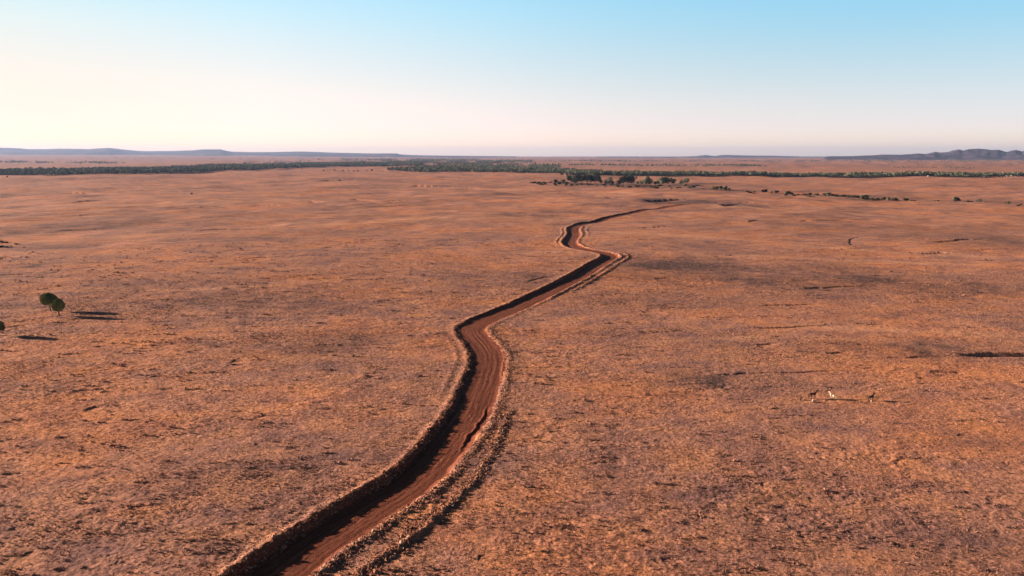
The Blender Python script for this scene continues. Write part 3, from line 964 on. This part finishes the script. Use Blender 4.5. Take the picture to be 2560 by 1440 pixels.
for nm, prof, nfront, lab in BELTS:
    P = np.array(prof)
    for i in range(nfront):
        px = P[0, 0] + (P[-1, 0] - P[0, 0]) * (i + prng.uniform(.1, .9)) / nfront
        py = np.interp(px, P[:, 0], P[:, 1]) - prng.uniform(0, 1.0)
        hh = prng.uniform(7, 14) * (.85 if nm == 'right' else 1)
        third = int(3 * (px - P[0, 0]) / (P[-1, 0] - P[0, 0] + 1))
        place(GUM, "gum_tree", px, py, hh, ("tall " if hh > 10 else "low ") + lab + (", left stretch", ", middle stretch", ", right stretch")[third], "tree", "front trees of the %s tree belt" % nm)
    pts = []
    area = 0
    step = 4.0
    for px in np.arange(P[0, 0], P[-1, 0], step):
        f_, b_ = np.interp(px, P[:, 0], P[:, 1]), np.interp(px, P[:, 0], P[:, 2])
        d0 = HC * FPX / (f_ - 389); d1 = HC * FPX / (b_ - 389)
        w_ = step / FPX * (d0 + d1) / 2
        n_ = (d1 - d0) * w_ / (110 if nm == 'right' else 230)
        n_ = int(n_) + (prng.random() < n_ % 1)
        for _ in range(n_):
            dd = prng.uniform(d0 + 12, d1)
            x = (px + prng.uniform(-3, 3) - 1280) / FPX * dd
            if nm != 'right' and vnoise(np.array([x]), np.array([dd]), 160, 71)[0] > .75: continue
            pts.append((x, dd))
    mass(pts)
# thin far lines and the deep blue-green wood beyond the left belt
FAR = [((620, 409), (1060, 404), 700, 5, .9), ((860, 401), (1330, 403), 1800, 3.5, 1.1), ((1040, 410), (1400, 417), 1100, 5, 1.0), ((1000, 404.5), (1250, 408), 900, 3, 1.0), ((760, 400), (1200, 399.5), 1200, 1.8, 1.2),
       ((0, 405), (330, 408), 520, 1.4, 1.0), ((1280, 403.0), (2640, 403.2), 1500, .5, 1.0), ((1420, 413), (1900, 415), 420, .9, .9), ((2200, 418), (2420, 419), 120, .8, .55),
       ((1750, 415), (1950, 415), 50, .8, .6), ((0, 395.5), (900, 396), 300, 1.0, 1.0), ((200, 399), (700, 400), 160, .8, 1.0), ((2330, 401.5), (2640, 401.5), 260, 1.2, .9), ((1900, 408.5), (2640, 411), 80, 2.2, .6)]
for (x0, y0), (x1, y1), n_, sp, tall in FAR:
    pts = []
    for _ in range(n_):
        t_ = prng.random()
        py = y0 + (y1 - y0) * t_ + prng.gauss(0, sp * .6)
        if py < 394.5: continue
        px = x0 + (x1 - x0) * t_
        if prng.random() > .75 + vnoise(np.array([px]), np.array([py * 6]), 34, 72)[0]: continue
        dd = HC * FPX / (py - 389)
        pts.append(((px - 1280) / FPX * dd, dd))
    mass(pts, tall)
tag(link("woodland", mesh_np("woodland", np.concatenate(stuffV), np.concatenate(stuffF), LEAFW, False, fattr={"tint": np.concatenate(stuffT)})),
    "far woodland reading as dark belts across the plain", "woodland", kind="stuff")


# ------------------------------------------------------------------ hills on the horizon
HILLM, t, b = mat("scrub_covered_hills")
hv = objco(t, (1, 1, 2))
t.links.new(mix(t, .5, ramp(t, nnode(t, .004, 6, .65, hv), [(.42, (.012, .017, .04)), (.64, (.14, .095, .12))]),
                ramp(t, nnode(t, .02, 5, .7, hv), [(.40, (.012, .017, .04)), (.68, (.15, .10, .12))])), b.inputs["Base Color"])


def hills(name, sky_, D, front, back, lab, rough, seed, base=-4, domes=None):
    P = np.array(sky_, float)
    px = np.arange(P[0, 0], P[-1, 0] + 1, 2.0)
    top = HC + (389.0 - np.interp(px, P[:, 0], P[:, 1])) / FPX * D
    rr = np.concatenate([np.linspace(D - front, D, 44), np.linspace(D, D + back, 14)[1:]])
    T = np.clip((rr - (D - front)) / front, 0, 1)
    Tb = 1 - np.clip((rr - D) / back, 0, 1)
    prof = (T ** 1.45) * np.where(rr > D, Tb ** 1.3, 1)
    R, X = np.meshgrid(rr, (px - 1280) / FPX, indexing='ij')
    x, y = X * R, R.copy()
    Z = prof[:, None] * top[None, :]
    if domes:
        keep = np.clip(1 - np.abs(T * 2 - 1), 0, 1)[:, None]
        g = np.random.default_rng(seed)
        for _ in range(domes):
            k = g.integers(0, len(px)); rr_ = D - front * g.uniform(.15, .75)
            cx = X[0, k] * rr_; rad_ = g.uniform(160, 420); hh_ = top[k] * g.uniform(.3, .75)
            Z = np.maximum(Z, hh_ * np.exp(-(((x - cx) / rad_) ** 2 + ((y - rr_) / (rad_ * 1.3)) ** 2)))
    n_ = vnoise(x, y, rough, seed) + .5 * vnoise(x, y, rough * .45, seed + 1) + .25 * vnoise(x, y, rough * .2, seed + 2)
    slope = (prof * (1 - prof))[:, None] * 4
    Z = Z + n_ * slope * top[None, :] * .30 + .02 * top[None, :] * n_ * prof[:, None]
    endf = np.clip(np.minimum(np.arange(len(px)), np.arange(len(px))[::-1]) / 6.0, 0, 1)
    Z = Z * endf[None, :] + base
    V = np.stack([x.ravel(), y.ravel(), Z.ravel()], 1)
    na = len(px)
    i, j = np.meshgrid(np.arange(len(rr) - 1), np.arange(na - 1), indexing='ij')
    q = (i * na + j).ravel()
    F = np.stack([q, q + 1, q + na + 1, q + na], 1)
    o = link(name, mesh_np(name, V, F, HILLM, True))
    tag(o, lab, None, None, "structure")
    return o


hills("hills", [(2040, 391), (2060, 390), (2120, 389.4), (2170, 387.5), (2190, 386), (2235, 386), (2262, 384.6), (2280, 383), (2297, 384.6), (2308, 382), (2320, 379), (2332, 380.8), (2352, 380.8),
                (2366, 376.5), (2377, 374.6), (2388, 376.6), (2402, 373), (2425, 371.6), (2445, 373), (2458, 375), (2476, 374.3), (2488, 377.5), (2496, 380), (2506, 376.5), (2518, 374.5), (2528, 376.5),
                (2534, 378.5), (2542, 375), (2552, 373.6), (2566, 376), (2590, 374), (2640, 378), (2720, 382), (2760, 389)], 11500, 1500, 1500, "dark rounded range of hills on the right horizon", 420, 5, domes=16)
hills("hills", [(-160, 371), (-60, 368), (0, 369), (45, 369.6), (72, 371), (90, 373), (130, 373), (165, 371.3), (240, 373), (262, 371), (290, 369.8), (306, 371.5), (325, 374), (370, 377.6), (440, 377.4), (500, 375.4), (520, 373.6),
                (565, 373.6), (576, 376.5), (592, 379), (640, 380), (700, 379.6), (762, 378.4), (800, 379.5), (840, 381.2), (930, 383.4), (996, 383.2), (1003, 385.5), (1030, 387), (1060, 388), (1300, 390.5)],
      21000, 6500, 2500, "low mesas and rises along the left horizon", 1500, 9)
hills("hills", [(1480, 391.4), (1520, 390.8), (1560, 390.5), (1600, 391.3), (1690, 391.3), (1730, 389.8), (1745, 388.2), (1757, 387.2), (1770, 389), (1780, 390), (1795, 387.6), (1812, 386.8), (1860, 388.4), (1925, 388.8), (1990, 390.6), (2080, 391.2)],
      19000, 2500, 2000, "faint low hills just left of the dark range", 900, 13)


# ------------------------------------------------------------------ sheds far off at the right tree belt
WALLM, t, b = mat("pale_sheet_metal")
t.links.new(ramp(t, nnode(t, 2, 3, .5, objco(t)), [(.3, (.40, .34, .29)), (.7, (.52, .45, .38))]), b.inputs["Base Color"])
DOORM, t, b = mat("dark_doorway")
t.links.new(ramp(t, nnode(t, 2, 3, .5, objco(t)), [(.3, (.03, .028, .026)), (.7, (.06, .055, .05))]), b.inputs["Base Color"])


def box(x0, x1, y0, y1, z0, z1):
    V = np.array([(x0, y0, z0), (x1, y0, z0), (x1, y1, z0), (x0, y1, z0), (x0, y0, z1), (x1, y0, z1), (x1, y1, z1), (x0, y1, z1)], float)
    F = np.array([(0, 3, 2, 1), (4, 5, 6, 7), (0, 1, 5, 4), (1, 2, 6, 5), (2, 3, 7, 6), (3, 0, 4, 7)])
    return V, F


def shed(px, py, w, d, h, rz, label, door=True):
    x, y = ground_at(px, py)
    root = empty("shed", (x, y, zat(x, y) - .3))
    root.rotation_euler = (0, 0, rz)
    tag(root, label, "shed", "pale sheds by the right tree belt")
    V, F = box(-w / 2, w / 2, -d / 2, d / 2, 0, h)
    link("wall", mesh_np("wall", V, F, WALLM, False), root)
    e, r = .35, h + w * .18
    V = np.array([(-w / 2 - e, -d / 2 - e, h - .1), (0, -d / 2 - e, r), (w / 2 + e, -d / 2 - e, h - .1), (-w / 2 - e, d / 2 + e, h - .1), (0, d / 2 + e, r), (w / 2 + e, d / 2 + e, h - .1)])
    V = np.concatenate([V, V - np.array([0, 0, -.12])])
    F = np.array([(6, 7, 10, 9), (7, 8, 11, 10), (0, 3, 4, 1), (1, 4, 5, 2), (0, 1, 7, 6), (1, 2, 8, 7), (3, 9, 10, 4), (4, 10, 11, 5), (0, 6, 9, 3), (2, 5, 11, 8)])
    link("roof", mesh_np("roof", V, F, WALLM, False), root)
    if door:
        V, F = box(-w * .2, w * .2, -d / 2 - .06, -d / 2 + .02, .0, h * .75)
        link("door", mesh_np("door", V, F, DOORM, False), root)


shed(2516, 443.5, 6.5, 8, 3.2, .3, "small pale shed, leftmost of the group by the right tree belt")
shed(2528, 443.5, 5.5, 6, 3.4, .5, "small pale shed second from left by the right tree belt", False)
shed(2543, 443.5, 7, 8, 5.2, .1, "tallest pale shed by the right tree belt, with a dark doorway")
shed(2559, 443.5, 6, 8, 3.4, .2, "pale shed cut by the right edge of the photo")
place(PALE, "pale_tree", 2320, 444.5, 6.0, "rounded whitish tree standing before the right tree belt", "tree", None, 1.2)


# ------------------------------------------------------------------ horses on the plain
def coat(name, c0, c1):
    m, t, b = mat(name)
    t.links.new(ramp(t, nnode(t, 4, 3, .5, objco(t)), [(.3, c0), (.7, c1)]), b.inputs["Base Color"])
    b.inputs["Roughness"].default_value = .6
    return m


BROWN = coat("bay_coat", (.045, .022, .014), (.075, .035, .02))
BLACK = coat("black_coat", (.018, .014, .013), (.035, .026, .024))
CREAM = coat("cream_coat", (.48, .38, .27), (.6, .48, .35))
MANE = coat("dark_mane", (.015, .012, .01), (.03, .024, .02))


def skinned(name, verts, edges, mat_, parent, sub=2):
    me = bpy.data.meshes.new(name)
    me.from_pydata([v[:3] for v in verts], edges, [])
    o = link(name, me, parent)
    me.materials.append(mat_)
    sk = o.modifiers.new("skin", 'SKIN')
    sk.use_smooth_shade = True
    for i, v in enumerate(verts):
        r = v[3]
        me.skin_vertices[0].data[i].radius = (r, r if len(v) < 5 else v[4])
    me.skin_vertices[0].data[0].use_root = True
    su = o.modifiers.new("subdivision", 'SUBSURF')
    su.levels = su.render_levels = sub
    return o


def horse(px, py, rz, coat_, label, stride=.0, head_up=0.0, k=1.0, dark_mane=True, name="horse"):
    x, y = ground_at(px, py)
    root = empty(name, (x, y, zat(x, y)))
    root.rotation_euler = (0, 0, rz)
    root.scale = (k, k, k)
    tag(root, label, "horse")
    hu = head_up
    v = [(-.62, 0, 1.28, .27), (-.2, 0, 1.2, .30), (.25, 0, 1.2, .31), (.62, 0, 1.28, .27),      # trunk 0-3
         (.88, 0, 1.52 + hu * .1, .18), (1.10, 0, 1.80 + hu * .2, .13), (1.24, 0, 2.00 + hu * .28, .12),   # neck, poll
         (1.45, 0, 1.84 + hu * .2, .095), (1.66, 0, 1.62 + hu * .12, .07),                                  # face, muzzle
         (-.80, 0, 1.32, .2)]
    e = [(0, 1), (1, 2), (2, 3), (3, 4), (4, 5), (5, 6), (6, 7), (7, 8), (0, 9)]

    def leg(root_i, pts):
        i0 = len(v)
        v.extend(pts)
        e.append((root_i, i0))
        for q in range(len(pts) - 1): e.append((i0 + q, i0 + q + 1))
    s_ = stride
    for sgn, f in ((1, 1), (-1, -1)):
        a_ = s_ * f
        leg(3, [(.60 + a_ * .1, sgn * .17, 1.0, .13), (.62 + a_ * .3, sgn * .18, .62, .07), (.60 + a_ * .42 - max(-a_, 0) * .1, sgn * .18, .32 + abs(a_) * .05, .045), (.62 + a_ * .6, sgn * .18, .08, .05), (.70 + a_ * .6, sgn * .18, .03, .055)])
        b_ = -s_ * f
        leg(0, [(-.62 + b_ * .1, sgn * .17, 1.0, .17), (-.52 + b_ * .25, sgn * .18, .78, .11), (-.76 + b_ * .35, sgn * .18, .52, .062), (-.72 + b_ * .5, sgn * .18, .25, .043), (-.70 + b_ * .62, sgn * .18, .08, .05), (-.62 + b_ * .62, sgn * .18, .03, .055)])
    i0 = len(v)
    v += [(1.24, .07, 2.12 + hu * .28, .035), (1.24, .09, 2.20 + hu * .28, .015), (1.24, -.07, 2.12 + hu * .28, .035), (1.24, -.09, 2.20 + hu * .28, .015)]
    e += [(6, i0), (i0, i0 + 1), (6, i0 + 2), (i0 + 2, i0 + 3)]
    skinned("body", v, e, coat_, root)
    mm = MANE if dark_mane else coat_
    skinned("mane", [(1.16, 0, 2.10 + hu * .28, .04), (1.0, 0, 1.95 + hu * .2, .055), (.82, 0, 1.74 + hu * .1, .05), (.66, 0, 1.56, .03)], [(0, 1), (1, 2), (2, 3)], mm, root, 1)
    skinned("tail", [(-.94, 0, 1.4, .05), (-1.08 - s_ * .1, 0, 1.15, .07), (-1.12 - s_ * .2, 0, .85, .06), (-1.1 - s_ * .2, 0, .6, .02)], [(0, 1), (1, 2), (2, 3)], mm, root, 1)
    return root


horse(2031, 995, math.radians(8), BROWN, "dark brown horse striding to the right, head raised, leftmost of the horses", .55, .3, 1.0)
horse(2081, 997, math.radians(118), CREAM, "pale cream horse seen end on, between the brown and the black horse", .1, 0, .82, False)
horse(2177, 1001, math.radians(28), BLACK, "black horse walking off to the right, rightmost of the horses", .3, 0, .88)


def stone(px, py, h, w, mat_, name, label, cat, seed):
    x, y = ground_at(px, py)
    g = np.random.default_rng(seed)
    V0, F0 = ico()
    # one split for a rounder stone
    mid = {}; V = [tuple(q) for q in V0]; F = []
    def m_(a, b):
        k = (min(a, b), max(a, b))
        if k not in mid:
            p = (np.array(V[a]) + np.array(V[b])) / 2; p /= np.linalg.norm(p)
            V.append(tuple(p)); mid[k] = len(V) - 1
        return mid[k]
    for a, b_, c_ in F0:
        ab, bc, ca = m_(a, b_), m_(b_, c_), m_(c_, a)
        F += [(a, ab, ca), (ab, b_, bc), (ca, bc, c_), (ab, bc, ca)]
    V = np.array(V) * (1 + g.normal(0, .1, (len(V), 1)))
    V = V * np.array([w / 2, w / 2, h / 2]) + np.array([0, 0, h * .42])
    o = link(name, mesh_np(name, V, np.array(F), mat_, False), None, (x, y, zat(x, y)))
    tag(o, label, cat)


PALES, t, b = mat("pale_stone")
t.links.new(ramp(t, nnode(t, 5, 4, .6, objco(t)), [(.3, (.36, .28, .21)), (.7, (.5, .4, .31))]), b.inputs["Base Color"])
stone(2002, 999, .75, .45, BROWN, "stump", "short dark stump on the grass left of the brown horse", "stump", 1)
stone(2032, 1005, .85, .5, PALES, "boulder", "upright pale stone in the grass just below the brown horse", "stone", 2)
stone(2179, 1003, .5, .55, PALES, "boulder", "small pale stone at the feet of the black horse", "stone", 3)

# ------------------------------------------------------------------ haze
HZ = bpy.data.materials.new("haze")
HZ.use_nodes = True
t = HZ.node_tree
t.nodes.clear()
ou = t.nodes.new("ShaderNodeOutputMaterial")
pv = t.nodes.new("ShaderNodeVolumePrincipled")
pv.inputs["Color"].default_value = (.40, .60, 1.0, 1)
pv.inputs["Density"].default_value = 2.4e-5
pv.inputs["Anisotropy"].default_value = .2
t.links.new(pv.outputs[0], ou.inputs["Volume"])
V, F = box(-37000, 37000, -37000, 37000, -60, 420)
hz = link("haze", mesh_np("haze", V, F, HZ, False))
tag(hz, "thin pale haze over the whole plain", "haze", kind="stuff")
hz.visible_shadow = True
print("verts", sum(len(m.vertices) for m in bpy.data.meshes))
